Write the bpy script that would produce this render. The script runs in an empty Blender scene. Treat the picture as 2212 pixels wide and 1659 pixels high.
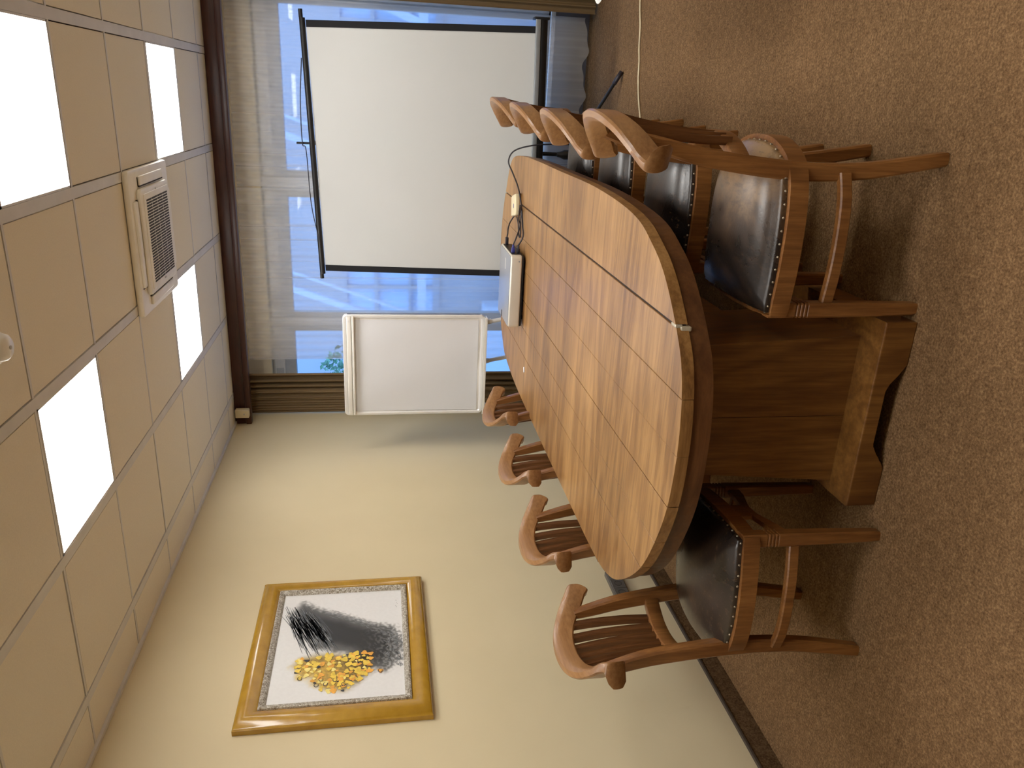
import bpy, bmesh, math, random
from mathutils import Vector, Matrix
random.seed(7)
C = bpy.context.scene.collection
PI = math.pi

# ------------------------------------------------------------------ helpers
def link(o):
    C.objects.link(o); return o
def obj(name, bm, mat, parent=None, smooth=False, angle=None):
    me = bpy.data.meshes.new(name)
    bmesh.ops.recalc_face_normals(bm, faces=bm.faces)
    bm.to_mesh(me); bm.free()
    mats = mat if isinstance(mat, (list, tuple)) else [mat]
    for m in mats: me.materials.append(m)
    if smooth:
        for p in me.polygons: p.use_smooth = True
        if angle: me.set_sharp_from_angle(angle=math.radians(angle))
    o = bpy.data.objects.new(name, me); link(o)
    if parent: o.parent = parent
    return o
def thing(name, label, cat, loc=(0, 0, 0), rz=0, group=None):
    o = bpy.data.objects.new(name, None); link(o)
    o.empty_display_size = .1
    o.location = loc; o.rotation_euler = (0, 0, rz)
    return tag(o, label, cat, group)
def tag(o, label, cat, group=None):
    o['label'] = label; o['category'] = cat
    if group: o['group'] = group
    return o
def struct(o, label=None):
    o['kind'] = 'structure'
    if label: o['label'] = label
    return o
def B(): return bmesh.new()
def box(bm, x0, x1, y0, y1, z0, z1, bev=0, seg=2, M=None, mi=0):
    v = [bm.verts.new(p) for p in ((x0,y0,z0),(x1,y0,z0),(x1,y1,z0),(x0,y1,z0),(x0,y0,z1),(x1,y0,z1),(x1,y1,z1),(x0,y1,z1))]
    fs = [bm.faces.new([v[i] for i in q]) for q in ((3,2,1,0),(4,5,6,7),(0,1,5,4),(1,2,6,5),(2,3,7,6),(3,0,4,7))]
    for f in fs: f.material_index = mi
    if M is not None:
        for q in v: q.co = M @ q.co
    if bev:
        es = list({e for f in fs for e in f.edges})
        bmesh.ops.bevel(bm, geom=es, offset=bev, segments=seg, profile=.5, affect='EDGES')
    return bm
def prism(bm, poly, z0, z1, M=None, bev=0, seg=2, mi=0):
    """poly: 2D points; extruded along local z, optional matrix."""
    a = [bm.verts.new((p[0], p[1], z0)) for p in poly]
    b = [bm.verts.new((p[0], p[1], z1)) for p in poly]
    n = len(poly)
    fs = [bm.faces.new(a[::-1]), bm.faces.new(b)]
    for i in range(n): fs.append(bm.faces.new((a[i], a[(i+1) % n], b[(i+1) % n], b[i])))
    for f in fs: f.material_index = mi
    if M is not None:
        for q in a + b: q.co = M @ q.co
    if bev:
        es = list({e for f in fs[:2] for e in f.edges})
        bmesh.ops.bevel(bm, geom=es, offset=bev, segments=seg, profile=.5, affect='EDGES')
    return bm
def loft(bm, rings, cap=True, closed=False):
    vr = [[bm.verts.new(p) for p in r] for r in rings]
    n = len(vr[0]); m = len(vr)
    for i in range(m if closed else m - 1):
        a, b = vr[i], vr[(i + 1) % m]
        for j in range(n):
            bm.faces.new((a[j], a[(j+1) % n], b[(j+1) % n], b[j]))
    if cap and not closed:
        bm.faces.new(vr[0][::-1]); bm.faces.new(vr[-1])
    return bm
def circle(r, n=10): return [(r*math.cos(2*PI*i/n), r*math.sin(2*PI*i/n)) for i in range(n)]
def rrect(w, h, r, n=3):
    out = []
    for cx, cy, a0 in ((w/2-r, h/2-r, 0), (-w/2+r, h/2-r, PI/2), (-w/2+r, -h/2+r, PI), (w/2-r, -h/2+r, 1.5*PI)):
        for i in range(n + 1):
            a = a0 + PI/2*i/n
            out.append((cx + r*math.cos(a), cy + r*math.sin(a)))
    return out
def sweep(bm, pts, sec, up=(0, 0, 1), cap=True, closed=False):
    """sec: list of 2D points (side, up) or function(i, t)->list."""
    pts = [Vector(p) for p in pts]; n = len(pts); up = Vector(up)
    rings = []
    prevN = None
    for i, p in enumerate(pts):
        if closed: t = pts[(i+1) % n] - pts[i-1]
        else: t = pts[min(i+1, n-1)] - pts[max(i-1, 0)]
        t.normalize()
        N = up.cross(t)
        if N.length < 1e-4: N = prevN or Vector((1, 0, 0)).cross(t)
        N.normalize(); prevN = N
        Bv = t.cross(N)
        s = sec(i, i/(n-1)) if callable(sec) else sec
        rings.append([p + N*a + Bv*b for a, b in s])
    return loft(bm, rings, cap, closed)
def tube(bm, pts, r, n=8, cap=True):
    """round tube with parallel-transported frame"""
    pts = [Vector(p) for p in pts]; m = len(pts)
    t0 = (pts[1]-pts[0]).normalized()
    N = t0.orthogonal().normalized(); rings = []
    for i, p in enumerate(pts):
        t = (pts[min(i+1, m-1)] - pts[max(i-1, 0)]).normalized()
        N = (N - t*N.dot(t)).normalized(); Bv = t.cross(N)
        rr = r(i/(m-1)) if callable(r) else r
        rings.append([p + N*a + Bv*b for a, b in circle(rr, n)])
    return loft(bm, rings, cap)
def catmull(P, n=8, closed=False):
    P = [Vector(p) for p in P]; m = len(P); out = []
    for i in range(m if closed else m - 1):
        if closed: p0, p1, p2, p3 = P[i-1], P[i], P[(i+1) % m], P[(i+2) % m]
        else: p0, p1, p2, p3 = P[max(i-1, 0)], P[i], P[i+1], P[min(i+2, m-1)]
        for k in range(n):
            t = k/n
            out.append(.5*((2*p1) + (p2-p0)*t + (2*p0-5*p1+4*p2-p3)*t*t + (3*p1-p0-3*p2+p3)*t**3))
    if not closed: out.append(P[-1])
    return out
def lathe(bm, prof, n=24, M=None):
    rings = [[Vector((r*math.cos(2*PI*i/n), r*math.sin(2*PI*i/n), z)) for i in range(n)] for r, z in prof]
    if M is not None: rings = [[M @ p for p in r] for r in rings]
    return loft(bm, rings)
def smoothstep(a, b, x):
    t = max(0, min(1, (x-a)/(b-a))); return t*t*(3-2*t)
def lerp(a, b, t): return a + (b-a)*t

# ------------------------------------------------------------------ materials
class NT:
    def __init__(s, name):
        s.m = bpy.data.materials.new(name); s.m.use_nodes = True
        s.t = s.m.node_tree; s.n = s.t.nodes; s.l = s.t.links
        s.p = s.n['Principled BSDF']; s.out = s.n['Material Output']
    def new(s, typ, **kw):
        n = s.n.new(typ)
        for k, v in kw.items(): setattr(n, k, v)
        return n
    def setp(s, **kw):
        for k, v in kw.items():
            k = k.replace('_', ' ')
            if k in s.p.inputs:
                s.p.inputs[k].default_value = v
    def link(s, a, b): s.l.new(a, b)
    def coord(s, scale=(1, 1, 1), kind='Object', loc=(0, 0, 0), rot=(0, 0, 0)):
        tc = s.new('ShaderNodeTexCoord'); mp = s.new('ShaderNodeMapping')
        mp.inputs['Scale'].default_value = scale; mp.inputs['Location'].default_value = loc; mp.inputs['Rotation'].default_value = rot
        s.link(tc.outputs[kind], mp.inputs[0]); return mp.outputs[0]
    def noise(s, vec, scale, detail=4, rough=.55, dist=0):
        n = s.new('ShaderNodeTexNoise'); n.inputs['Scale'].default_value = scale; n.inputs['Detail'].default_value = detail
        n.inputs['Roughness'].default_value = rough; n.inputs['Distortion'].default_value = dist
        if vec is not None: s.link(vec, n.inputs['Vector'])
        return n.outputs['Fac']
    def ramp(s, fac, stops, interp='LINEAR'):
        r = s.new('ShaderNodeValToRGB'); r.color_ramp.interpolation = interp
        e = r.color_ramp.elements
        while len(e) < len(stops): e.new(.5)
        for i, (p, c) in enumerate(stops):
            e[i].position = p; e[i].color = (c[0], c[1], c[2], 1)
        s.link(fac, r.inputs[0]); return r.outputs[0]
    def mix(s, fac, a, b, mode='MIX'):
        m = s.new('ShaderNodeMix', data_type='RGBA', blend_type=mode)
        for sock, v in ((m.inputs[0], fac), (m.inputs[6], a), (m.inputs[7], b)):
            if hasattr(v, 'links'): s.link(v, sock)
            elif isinstance(v, (int, float)): sock.default_value = v
            else: sock.default_value = (v[0], v[1], v[2], 1)
        return m.outputs[2]
    def math(s, op, a, b=0):
        m = s.new('ShaderNodeMath', operation=op)
        for i, v in enumerate((a, b)):
            if hasattr(v, 'links'): s.link(v, m.inputs[i])
            else: m.inputs[i].default_value = v
        return m.outputs[0]
    def bump(s, h, strength=.2, dist=.01):
        b = s.new('ShaderNodeBump'); b.inputs['Strength'].default_value = strength; b.inputs['Distance'].default_value = dist
        s.link(h, b.inputs['Height']); s.link(b.outputs[0], s.p.inputs['Normal'])
    def base(s, c): s.link(c, s.p.inputs['Base Color'])

def plain(name, col, rough=.5, metal=0, spec=.5, var=.06, vscale=9, coat=0, bump=0):
    n = NT(name)
    v = n.coord(); f = n.noise(v, vscale, 3)
    a = [c*(1-var) for c in col]; b = [min(1, c*(1+var)) for c in col]
    n.base(n.ramp(f, [(.3, a), (.7, b)]))
    n.setp(Roughness=rough, Metallic=metal, Coat_Weight=coat)
    n.p.inputs['Specular IOR Level'].default_value = spec
    n.p.inputs['Coat Weight'].default_value = coat
    n.p.inputs['Coat Roughness'].default_value = .08
    if bump: n.bump(n.noise(v, 90, 3), bump, .004)
    return n.m

def wood(name, dark, mid, light, axis='z', rough=.35, scale=1.0, plank=False, spec=.5, coat=0, rings=16, lines=.55):
    """teak: contour lines of a stretched noise (cathedral grain) with fine fibres on top"""
    n = NT(name)
    k = .16
    sc = {'x': (k, 1, 1), 'y': (1, k, 1), 'z': (1, 1, k)}[axis]
    v = n.coord(tuple(q*scale for q in sc))
    if plank:
        at = n.new('ShaderNodeAttribute', attribute_name='plank')
        mp = n.new('ShaderNodeMapping'); mp.inputs['Scale'].default_value = (7, 5, 3)
        n.link(at.outputs['Vector'], mp.inputs[0])
        va = n.new('ShaderNodeVectorMath', operation='ADD'); n.link(v, va.inputs[0]); n.link(mp.outputs[0], va.inputs[1]); v = va.outputs[0]
    big = n.noise(v, 3.6, 2.5, .5, .5)
    r = n.math('SINE', n.math('MULTIPLY', big, rings*6.28))
    r = n.math('MULTIPLY', n.math('ADD', r, 1), .5)
    r = n.math('POWER', r, 2.2)
    st = n.new('ShaderNodeVectorMath', operation='MULTIPLY'); n.link(v, st.inputs[0])
    st.inputs[1].default_value = tuple(.35 if q == k else 1 for q in sc)
    fine = n.noise(st.outputs[0], 85, 4, .65)
    broad = n.noise(v, 2.1, 3, .55, 1.0)
    cloud = n.noise(n.coord(), 5, 4, .6)
    f = n.math('ADD', n.math('ADD', n.math('MULTIPLY', fine, .42), n.math('MULTIPLY', broad, .42)), n.math('MULTIPLY', cloud, .16))
    col = n.ramp(f, [(.39, dark), (.5, mid), (.61, light)])
    ln = n.math('MULTIPLY', r, lines)
    dk = n.mix(1, col, (.50, .40, .33), 'MULTIPLY')
    col = n.mix(ln, col, dk)
    if plank:
        at2 = n.new('ShaderNodeAttribute', attribute_name='plank')
        sep = n.new('ShaderNodeSeparateXYZ'); n.link(at2.outputs['Vector'], sep.inputs[0])
        col = n.mix(1, col, n.ramp(sep.outputs[2], [(0, (.86, .80, .80)), (.5, (.97, .93, .90)), (1, (1.12, 1.12, 1.0))]), 'MULTIPLY')
    n.base(col)
    rg = n.math('ADD', n.math('MULTIPLY', fine, .12), n.math('MULTIPLY', cloud, .10))
    rg = n.math('ADD', rg, rough-.11)
    n.link(rg, n.p.inputs['Roughness'])
    n.p.inputs['Specular IOR Level'].default_value = spec
    n.p.inputs['Coat Weight'].default_value = coat; n.p.inputs['Coat Roughness'].default_value = .15
    n.bump(fine, .05, .003)
    return n.m

def emis(name, col, strength):
    n = NT(name); n.setp(Roughness=.6)
    n.p.inputs['Base Color'].default_value = (.9, .9, .9, 1)
    v = n.coord((1, 1, 1)); f = n.noise(v, 2, 1)
    n.link(n.ramp(f, [(0, col), (1, col)]), n.p.inputs['Emission Color'])
    n.p.inputs['Emission Strength'].default_value = strength
    return n.m

M = {}
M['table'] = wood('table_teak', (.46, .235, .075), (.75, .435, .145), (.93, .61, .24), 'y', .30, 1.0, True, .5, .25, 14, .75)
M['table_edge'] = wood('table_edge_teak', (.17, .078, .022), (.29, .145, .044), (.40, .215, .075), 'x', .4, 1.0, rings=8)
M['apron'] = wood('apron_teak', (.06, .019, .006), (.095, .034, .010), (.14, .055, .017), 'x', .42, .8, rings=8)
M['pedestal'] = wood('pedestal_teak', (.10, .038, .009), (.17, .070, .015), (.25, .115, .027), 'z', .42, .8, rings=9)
M['chair'] = wood('chair_teak', (.145, .053, .014), (.23, .094, .026), (.325, .145, .042), 'z', .34, 1.2, coat=.15, rings=7, lines=.4)
M['slat'] = wood('slat_teak', (.085, .031, .010), (.145, .057, .018), (.22, .093, .030), 'z', .36, 1.2, rings=7, lines=.3)
M['crest'] = wood('crest_teak_lit', (.21, .092, .032), (.29, .140, .050), (.37, .19, .075), 'y', .34, 1.0, coat=.2, rings=6, lines=.4)  # chair teak lightened: light falling on the crest is put into its colour
M['cornice'] = wood('cornice_mahogany', (.030, .009, .006), (.055, .017, .012), (.085, .03, .02), 'x', .36, .8, rings=6, lines=.3)
M['dark_gap'] = plain('seam_dark', (.02, .008, .004), .8)

# leather
n = NT('leather'); v = n.coord()
f = n.noise(v, 4.5, 2, .5, .2); cr = n.noise(v, 60, 6, .7)
col = n.ramp(f, [(.40, (.012, .009, .008)), (.6, (.03, .018, .012)), (.75, (.085, .045, .022))])
col = n.mix(n.ramp(cr, [(.56, (0, 0, 0)), (.62, (.35, .35, .35))]), col, (.13, .075, .04))
n.base(col); n.link(n.ramp(f, [(.4, (.26,)*3), (.75, (.44,)*3)]), n.p.inputs['Roughness'])
n.bump(n.noise(v, 140, 4), .12, .003); n.p.inputs['Specular IOR Level'].default_value = .65; M['leather'] = n.m
n = NT('worn_leather'); v = n.coord()
f = n.noise(v, 5.5, 5, .6, .4); cr = n.noise(n.coord((1, .3, 1)), 70, 6, .7)
sx = n.new('ShaderNodeSeparateXYZ'); n.link(v, sx.inputs[0])
g = n.math('ADD', n.math('MULTIPLY', sx.outputs[0], -1.5), f)
col = n.ramp(g, [(.0, (.014, .010, .008)), (.22, (.05, .028, .015)), (.46, (.22, .13, .06))])
col = n.mix(n.ramp(cr, [(.52, (0, 0, 0)), (.62, (.5, .5, .5))]), col, (.05, .03, .02))
n.base(col); n.link(n.ramp(f, [(.4, (.27,)*3), (.75, (.42,)*3)]), n.p.inputs['Roughness'])
n.bump(n.noise(v, 140, 4), .12, .003); M['leather_worn'] = n.m
M['stud'] = plain('nail_head_metal', (.42, .36, .27), .3, .8)

# carpet
def carpet(name, k):
    n = NT(name); v = n.coord()
    a = n.noise(v, 130, 2, .7); b = n.noise(v, 34, 4, .7); c = n.noise(v, 1.3, 3)
    f = n.math('ADD', n.math('MULTIPLY', a, .62), n.math('MULTIPLY', b, .38))
    col = n.ramp(f, [(.34, (.082*k, .044*k, .019*k)), (.5, (.17*k, .098*k, .046*k)), (.66, (.29*k, .18*k, .09*k))])
    col = n.mix(1, col, n.ramp(c, [(.3, (.86, .86, .84)), (.7, (1.06, 1.04, 1.02))]), 'MULTIPLY')
    n.base(col); n.setp(Roughness=.95); n.p.inputs['Specular IOR Level'].default_value = .1
    n.bump(f, .5, .008); return n.m
M['carpet'] = carpet('carpet_brown', 1.0)
M['carpet_skirt'] = carpet('carpet_skirting_shaded', .6)  # floor carpet darkened: shade on the skirting is put into its colour

# wall paint
n = NT('wall_paint'); v = n.coord()
f = n.noise(v, 1.2, 3); st = n.noise(n.coord((1, 1, .35)), 5, 5, .65)
col = n.ramp(f, [(.3, (.66, .56, .355)), (.7, (.71, .605, .39))])
col = n.mix(n.ramp(st, [(.70, (0, 0, 0)), (.78, (.35, .35, .35))]), col, (.60, .48, .28))
n.base(col); n.setp(Roughness=.7); n.p.inputs['Specular IOR Level'].default_value = .25
n.bump(n.noise(v, 60, 4), .06, .004); M['wall'] = n.m
M['wall_dim'] = plain('rear_wall_dark', (.22, .15, .09), .7)  # unseen rear wall made dark so it bounces less fill light
M['wall_lower'] = plain('under_window_gray', (.13, .13, .145), .7)
M['wall_plain'] = plain('back_wall_paint', (.82, .70, .47), .8)
M['tile'] = plain('ceiling_tile', (.80, .745, .63), .9, var=.04, vscale=240, bump=.15)
M['grid'] = plain('ceiling_grid_paint', (.66, .645, .63), .5)
M['gridgap'] = plain('ceiling_gap', (.22, .20, .19), .9)
M['panel'] = emis('light_diffuser', (1.0, .975, .93), 16)
M['white_plastic'] = plain('white_plastic', (.88, .84, .74), .35)
M['cream_plastic'] = plain('cream_plastic', (.72, .62, .40), .4)
M['vent_dark'] = plain('vent_dark', (.035, .03, .026), .8)
M['pale_gray'] = plain('pale_gray', (.42, .39, .34), .5)
M['trim_dark'] = plain('trim_dark', (.05, .036, .026), .6)

# picture
n = NT('mustard_frame'); v = n.coord((3, 3, 3))
n.base(n.ramp(n.noise(v, 6, 4), [(.3, (.37, .19, .011)), (.7, (.46, .255, .019))]))
n.setp(Roughness=.24); n.p.inputs['Coat Weight'].default_value = .3; n.p.inputs['Coat Roughness'].default_value = .06
n.bump(n.noise(v, 5, 3), .06, .01); M['mustard'] = n.m
n = NT('silver_leaf'); v = n.coord()
f = n.noise(v, 110, 5, .7, 1.2)
n.base(n.ramp(f, [(.38, (.16, .12, .07)), (.5, (.50, .45, .36)), (.64, (.92, .90, .84))]))
n.setp(Roughness=.3, Metallic=.55); n.bump(f, .9, .006); M['silver'] = n.m
n = NT('canvas_paint'); at = n.new('ShaderNodeAttribute', attribute_name='Col')
v = n.coord(); f = n.noise(v, 60, 4, .6)
n.base(n.mix(1, at.outputs['Color'], n.ramp(f, [(.3, (.95, .95, .95)), (.7, (1, 1, 1))]), 'MULTIPLY')); n.setp(Roughness=.45); M['canvas'] = n.m
M['ink'] = plain('ink_gray', (.07, .078, .088), .6, var=.3, vscale=30)
M['ink_light'] = plain('ink_pale', (.22, .235, .25), .6, var=.3, vscale=30)
M['yellow'] = plain('paint_yellow', (.82, .58, .07), .5, var=.15, vscale=40)
M['orange'] = plain('paint_orange', (.80, .38, .05), .5, var=.2, vscale=40)
M['lemon'] = plain('paint_lemon', (.88, .74, .22), .5, var=.1, vscale=40)
M['olive'] = plain('paint_olive', (.22, .19, .06), .5, var=.3, vscale=40)
M['ink_black'] = plain('ink_black', (.03, .03, .04), .6)

# misc
M['black'] = plain('black_metal', (.010, .010, .011), .42, spec=.3)
M['black_cloth'] = plain('black_border_cloth', (.014, .014, .016), .85, spec=.12)
M['screen'] = plain('screen_fabric', (.50, .51, .505), .85, var=.02, vscale=1.5)
M['grey_alu'] = plain('grey_aluminium', (.30, .33, .36), .4, .5)
M['cable_black'] = plain('cable_black', (.012, .01, .018), .45)
M['cable_cream'] = plain('cable_cream', (.70, .60, .40), .5)
M['vga_blue'] = plain('plug_blue', (.03, .035, .22), .4)
M['silver_plastic'] = plain('silver_plastic', (.68, .645, .57), .33, .25, var=.02)
M['projector_top'] = plain('projector_top', (.32, .34, .39), .3, .35, var=.02)
M['alu'] = plain('brushed_aluminium', (.80, .80, .80), .3, .25, var=.03)
M['white_frame'] = plain('white_frame', (.80, .78, .74), .35)
M['paper'] = plain('paper_white', (.72, .735, .775), .8, var=.012, vscale=3)
M['socket'] = plain('socket_grey', (.085, .078, .07), .42)
M['socket_hole'] = plain('socket_recess', (.03, .027, .024), .5)
M['white_dish'] = plain('white_porcelain', (.85, .84, .82), .25)
M['resin'] = plain('clear_tape', (.45, .40, .30), .2)

def cloth(name, col, trans, k=30):
    n = NT(name); v = n.coord((k*3, k*3, k*.5))
    n.base(n.ramp(n.noise(v, 2, 4), [(.3, [c*.9 for c in col]), (.7, col)])); n.setp(Roughness=.9)
    n.p.inputs['Specular IOR Level'].default_value = .15
    return n.m
M['drape'] = cloth('drape_brown', (.20, .135, .068), 0)
n = NT('sheer_voile'); v = n.coord((40, 40, 3))
tr = n.new('ShaderNodeBsdfTransparent'); tl = n.new('ShaderNodeBsdfTranslucent'); df = n.new('ShaderNodeBsdfDiffuse')
c = n.ramp(n.noise(v, 3, 3), [(.3, (.90, .86, .78)), (.7, (.92, .88, .80))])
n.link(c, tl.inputs[0]); n.link(c, df.inputs[0])
m1 = n.new('ShaderNodeMixShader'); m1.inputs[0].default_value = .28; n.link(df.outputs[0], m1.inputs[1]); n.link(tl.outputs[0], m1.inputs[2])
m2 = n.new('ShaderNodeMixShader'); n.link(tr.outputs[0], m2.inputs[1]); n.link(m1.outputs[0], m2.inputs[2])
lw = n.new('ShaderNodeLayerWeight'); lw.inputs['Blend'].default_value = .45
n.link(n.ramp(lw.outputs['Facing'], [(0, (.36,)*3), (.7, (.88,)*3)]), m2.inputs[0])
n.link(m2.outputs[0], n.out.inputs[0]); M['sheer'] = n.m
n = NT('window_pane'); tr = n.new('ShaderNodeBsdfTransparent'); gl = n.new('ShaderNodeBsdfGlossy'); gl.inputs['Roughness'].default_value = .02
v = n.coord(); n.link(n.ramp(n.noise(v, 1, 1), [(0, (.86, .91, .96)), (1, (.90, .94, .98))]), tr.inputs[0])
mx = n.new('ShaderNodeMixShader'); mx.inputs[0].default_value = .05
n.link(tr.outputs[0], mx.inputs[1]); n.link(gl.outputs[0], mx.inputs[2]); n.link(mx.outputs[0], n.out.inputs[0]); M['glass'] = n.m
M['frame_gray'] = plain('window_frame_gray', (.52, .52, .51), .4)
M['frame_light'] = plain('window_frame_light', (.74, .72, .68), .4)
M['facade'] = plain('facade_glass', (.42, .66, .95), .35, var=.12, vscale=.8)
M['facade_pale'] = plain('facade_pale', (.60, .68, .80), .5, var=.06, vscale=.9)
M['facade_dull'] = plain('facade_dull', (.42, .44, .50), .6, var=.06, vscale=.7)
M['mullion'] = plain('mullion_gray', (.38, .42, .50), .5)
M['paving'] = plain('paving', (.30, .36, .46), .8, var=.2, vscale=6)
M['leaf'] = plain('leaf_green', (.10, .24, .14), .45, var=.5, vscale=12)
M['bark'] = plain('bark', (.06, .045, .03), .9)

# ------------------------------------------------------------------ room
H = 2.71
XR, YB, YF = 4.6, -4.8, 3.05      # right wall, wall behind the camera, window wall
bm = B(); box(bm, -.25, XR+.2, YB-.2, YF+.35, -.12, 0); struct(obj('floor', bm, M['carpet']), 'brown flecked carpet floor')
bm = B(); box(bm, -.2, 0, YB-.2, YF+.35, 0, H+.2); struct(obj('wall_left', bm, M['wall']), 'cream painted wall with the picture')
bm = B(); box(bm, XR, XR+.2, YB-.2, YF+.35, 0, H+.2); struct(obj('wall_right', bm, M['wall']))
bm = B(); box(bm, -.2, XR+.2, YB-.2, YB, 0, H+.2); struct(obj('wall_rear', bm, M['wall_dim']))
# window wall: sill and lintel and piers around the opening
WX0, WX1, WZ0, WZ1 = .10, 4.2, .30, 2.47
bm = B()
box(bm, 0, XR, YF, YF+.3, 0, WZ0, mi=1); box(bm, 0, XR, YF, YF+.3, WZ1, H+.2)
box(bm, 0, WX0, YF, YF+.3, WZ0, WZ1); box(bm, WX1, XR, YF, YF+.3, WZ0, WZ1)
struct(obj('wall_back', bm, [M['wall_plain'], M['wall_lower']]), 'wall around the windows')
# carpet skirting and its dark top edge
bm = B(); box(bm, 0, .012, YB, YF, 0, .086); struct(obj('baseboard_left', bm, M['carpet_skirt']), 'brown carpet skirting with shade in its colour')
bm = B(); box(bm, 0, .016, YB, YF, .086, .098, .002); struct(obj('trim_1', bm, M['trim_dark']))
# ceiling: tiles between grid bars; light cells left open
XD = {i: .238 + (5-i)*.6128 for i in range(-2, 6)}   # bars running towards the window
YK = lambda k: .6*k
lights = []
for col in (1, 3, -1):
    for row in (-4, -1, 2): lights.append((col, row))
bm = B()
xs = sorted([XD[i] for i in XD] + [0, XR]); 
box(bm, 0, XR, YB, YF+.05, H+.025, H+.045, mi=1)
cells = []
xl = sorted(XD.values())
xcols = [(0, xl[0])] + [(xl[i], xl[i+1]) for i in range(len(xl)-1)] + [(xl[-1], XR)]
lightset = set()
for (c_, r_) in lights: lightset.add((round(XD[c_+1], 3), r_))
for (a, b) in xcols:
    for k in range(-8, 6):
        if (round(a, 3), k) in lightset: continue
        y0, y1 = YK(k), YK(k+1)
        if y1 > YF: y1 = YF
        if y0 >= YF: continue
        j = random.uniform(-.0015, .0015)
        box(bm, a+(.026 if a > 0 else .001), b-.026 if b < XR else b, y0+.011, y1-.011, H+.002+j, H+.03)
struct(obj('ceiling', bm, [M['tile'], M['gridgap']]), 'suspended ceiling of square beige tiles')
bm = B()
for x in xl: box(bm, x-.021, x+.021, YB, YF, H-.001, H+.012, 0)
struct(obj('trim_2', bm, M['grid']), 'grey ceiling bars running to the windows')
bm = B()
for k in range(-8, 6):
    y = YK(k)
    for (a, b) in xcols:
        box(bm, a+.021 if a > 0 else 0, b-.021, y-.006, y+.008, H+.0005, H+.013)
struct(obj('trim_3', bm, M['grid']), 'thin grey ceiling cross bars')
bm = B(); box(bm, 0, .022, YB, YF-.4, H-.012, H+.01, .002); struct(obj('trim_4', bm, M['grid']), 'grey edge angle along the cream wall')
# ceiling lights
lab = {(1, 2): 'square bright ceiling light panel nearest the window on the side away from the painted wall',
       (3, 2): 'square bright ceiling light panel touching the corner of the air conditioner, near the window',
       (3, -1): 'square bright ceiling light panel closest to the wall with the picture',
       (1, -1): 'largest bright ceiling light panel, cut by the edge of the photo'}
for (c_, r_) in lights:
    x0, x1, y0, y1 = XD[c_+1]+.022, XD[c_]-.022, YK(r_)+.012, YK(r_+1)-.012
    vis = (c_, r_) in lab
    t = thing('ceiling_light', lab.get((c_, r_), 'square bright ceiling light panel in the ceiling behind the photo edge'), 'ceiling light', ((x0+x1)/2, (y0+y1)/2, H), 0, 'square ceiling light panels')
    w, d = (x1-x0)/2, (y1-y0)/2
    bm = B(); box(bm, -w+.008, w-.008, -d+.008, d-.008, .004, .012); obj('diffuser', bm, M['panel'], t)
    bm = B()
    box(bm, -w, w, -d, -d+.008, 0, .02); box(bm, -w, w, d-.008, d, 0, .02); box(bm, -w, -w+.008, -d, d, 0, .02); box(bm, w-.008, w, -d, d, 0, .02)
    obj('light_frame', bm, M['grid'], t)

# ceiling cassette air conditioner
t = thing('air_conditioner', 'cream square ceiling cassette air conditioner with slatted grille', 'air conditioner', (1.764, .915, H))
w = .337
bm = B()
prism(bm, rrect(2*w, 2*w, .02, 3), -.028, -.001, bev=.008)
prism(bm, rrect(.50, .50, .03, 3), -.05, -.027, bev=.012)
obj('cassette_panel', bm, M['white_plastic'], t, True, 40)
bm = B(); g = .205
prism(bm, rrect(2*g+.04, 2*g+.02, .01, 2), -.0545, -.049, bev=.002)
gr = obj('grille', bm, M['white_plastic'], t, True, 40)
bm = B()
nx, ny = 30, 4
for i in range(nx):
    for j in range(ny):
        x = -g+.012 + (2*g-.024)*i/(nx-1); y0 = -.19+.38*j/ny+.004; y1 = -.19+.38*(j+1)/ny-.004
        box(bm, x-.0042, x+.0042, y0, y1, -.0556, -.0544)
obj('grille_slot', bm, M['vent_dark'], gr)
for ang in range(4):
    R_ = Matrix.Rotation(ang*PI/2, 4, 'Z')
    bm = B(); box(bm, -.20, .20, -.305, -.262, -.040, -.026, .006, 2, R_); vn = obj('air_vane', bm, M['white_plastic'], t, True, 40)
    bm = B(); box(bm, -.205, .205, -.262, -.256, -.036, -.0285, 0, 2, R_); box(bm, -.207, -.2, -.30, -.262, -.030, -.0283, 0, 2, R_); obj('vane_gap', bm, M['vent_dark'], vn)
bm = B(); box(bm, -.215, -.206, -.02, .01, -.0552, -.0540, 0); obj('badge', bm, M['pale_gray'], t)
bm = B(); prism(bm, [(.222, -.010), (.236, 0), (.222, .010)], -.0515, -.049); obj('arrow_mark', bm, M['pale_gray'], t)

# smoke detector at the photo edge
t = thing('smoke_detector', 'round white smoke detector on the ceiling at the photo edge', 'smoke detector', (1.722, -.785, H))
bm = B(); lathe(bm, [(.05, -.0005), (.05, -.012), (.044, -.018), (.04, -.034), (.03, -.042), (.0005, -.044)]); obj('detector_body', bm, M['white_dish'], t, True, 40)
bm = B(); lathe(bm, [(.006, -.0435), (.006, -.047), (.0005, -.047)], 12); obj('indicator', bm, M['pale_gray'], t)

# cornice (pelmet) in front of the curtains
bm = B()
box(bm, .0, XR, 2.617, 2.665, 2.625, H-.001, .003)
box(bm, .0, XR, 2.604, 2.665, 2.585, 2.628, .006)
struct(obj('trim_5', bm, M['cornice'], None, True, 40), 'dark red-brown wooden pelmet over the curtains')
t = thing('motion_sensor', 'small cream box sensor on the end of the dark pelmet', 'sensor', (.107, 2.60, 2.645))
bm = B(); box(bm, -.033, .033, -.05, .002, -.052, .052, .007, 3); obj('sensor_case', bm, M['cream_plastic'], t, True, 40)
bm = B(); box(bm, -.006, .006, -.0525, -.049, -.022, -.012, .001); obj('lens', bm, M['pale_gray'], t)

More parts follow.
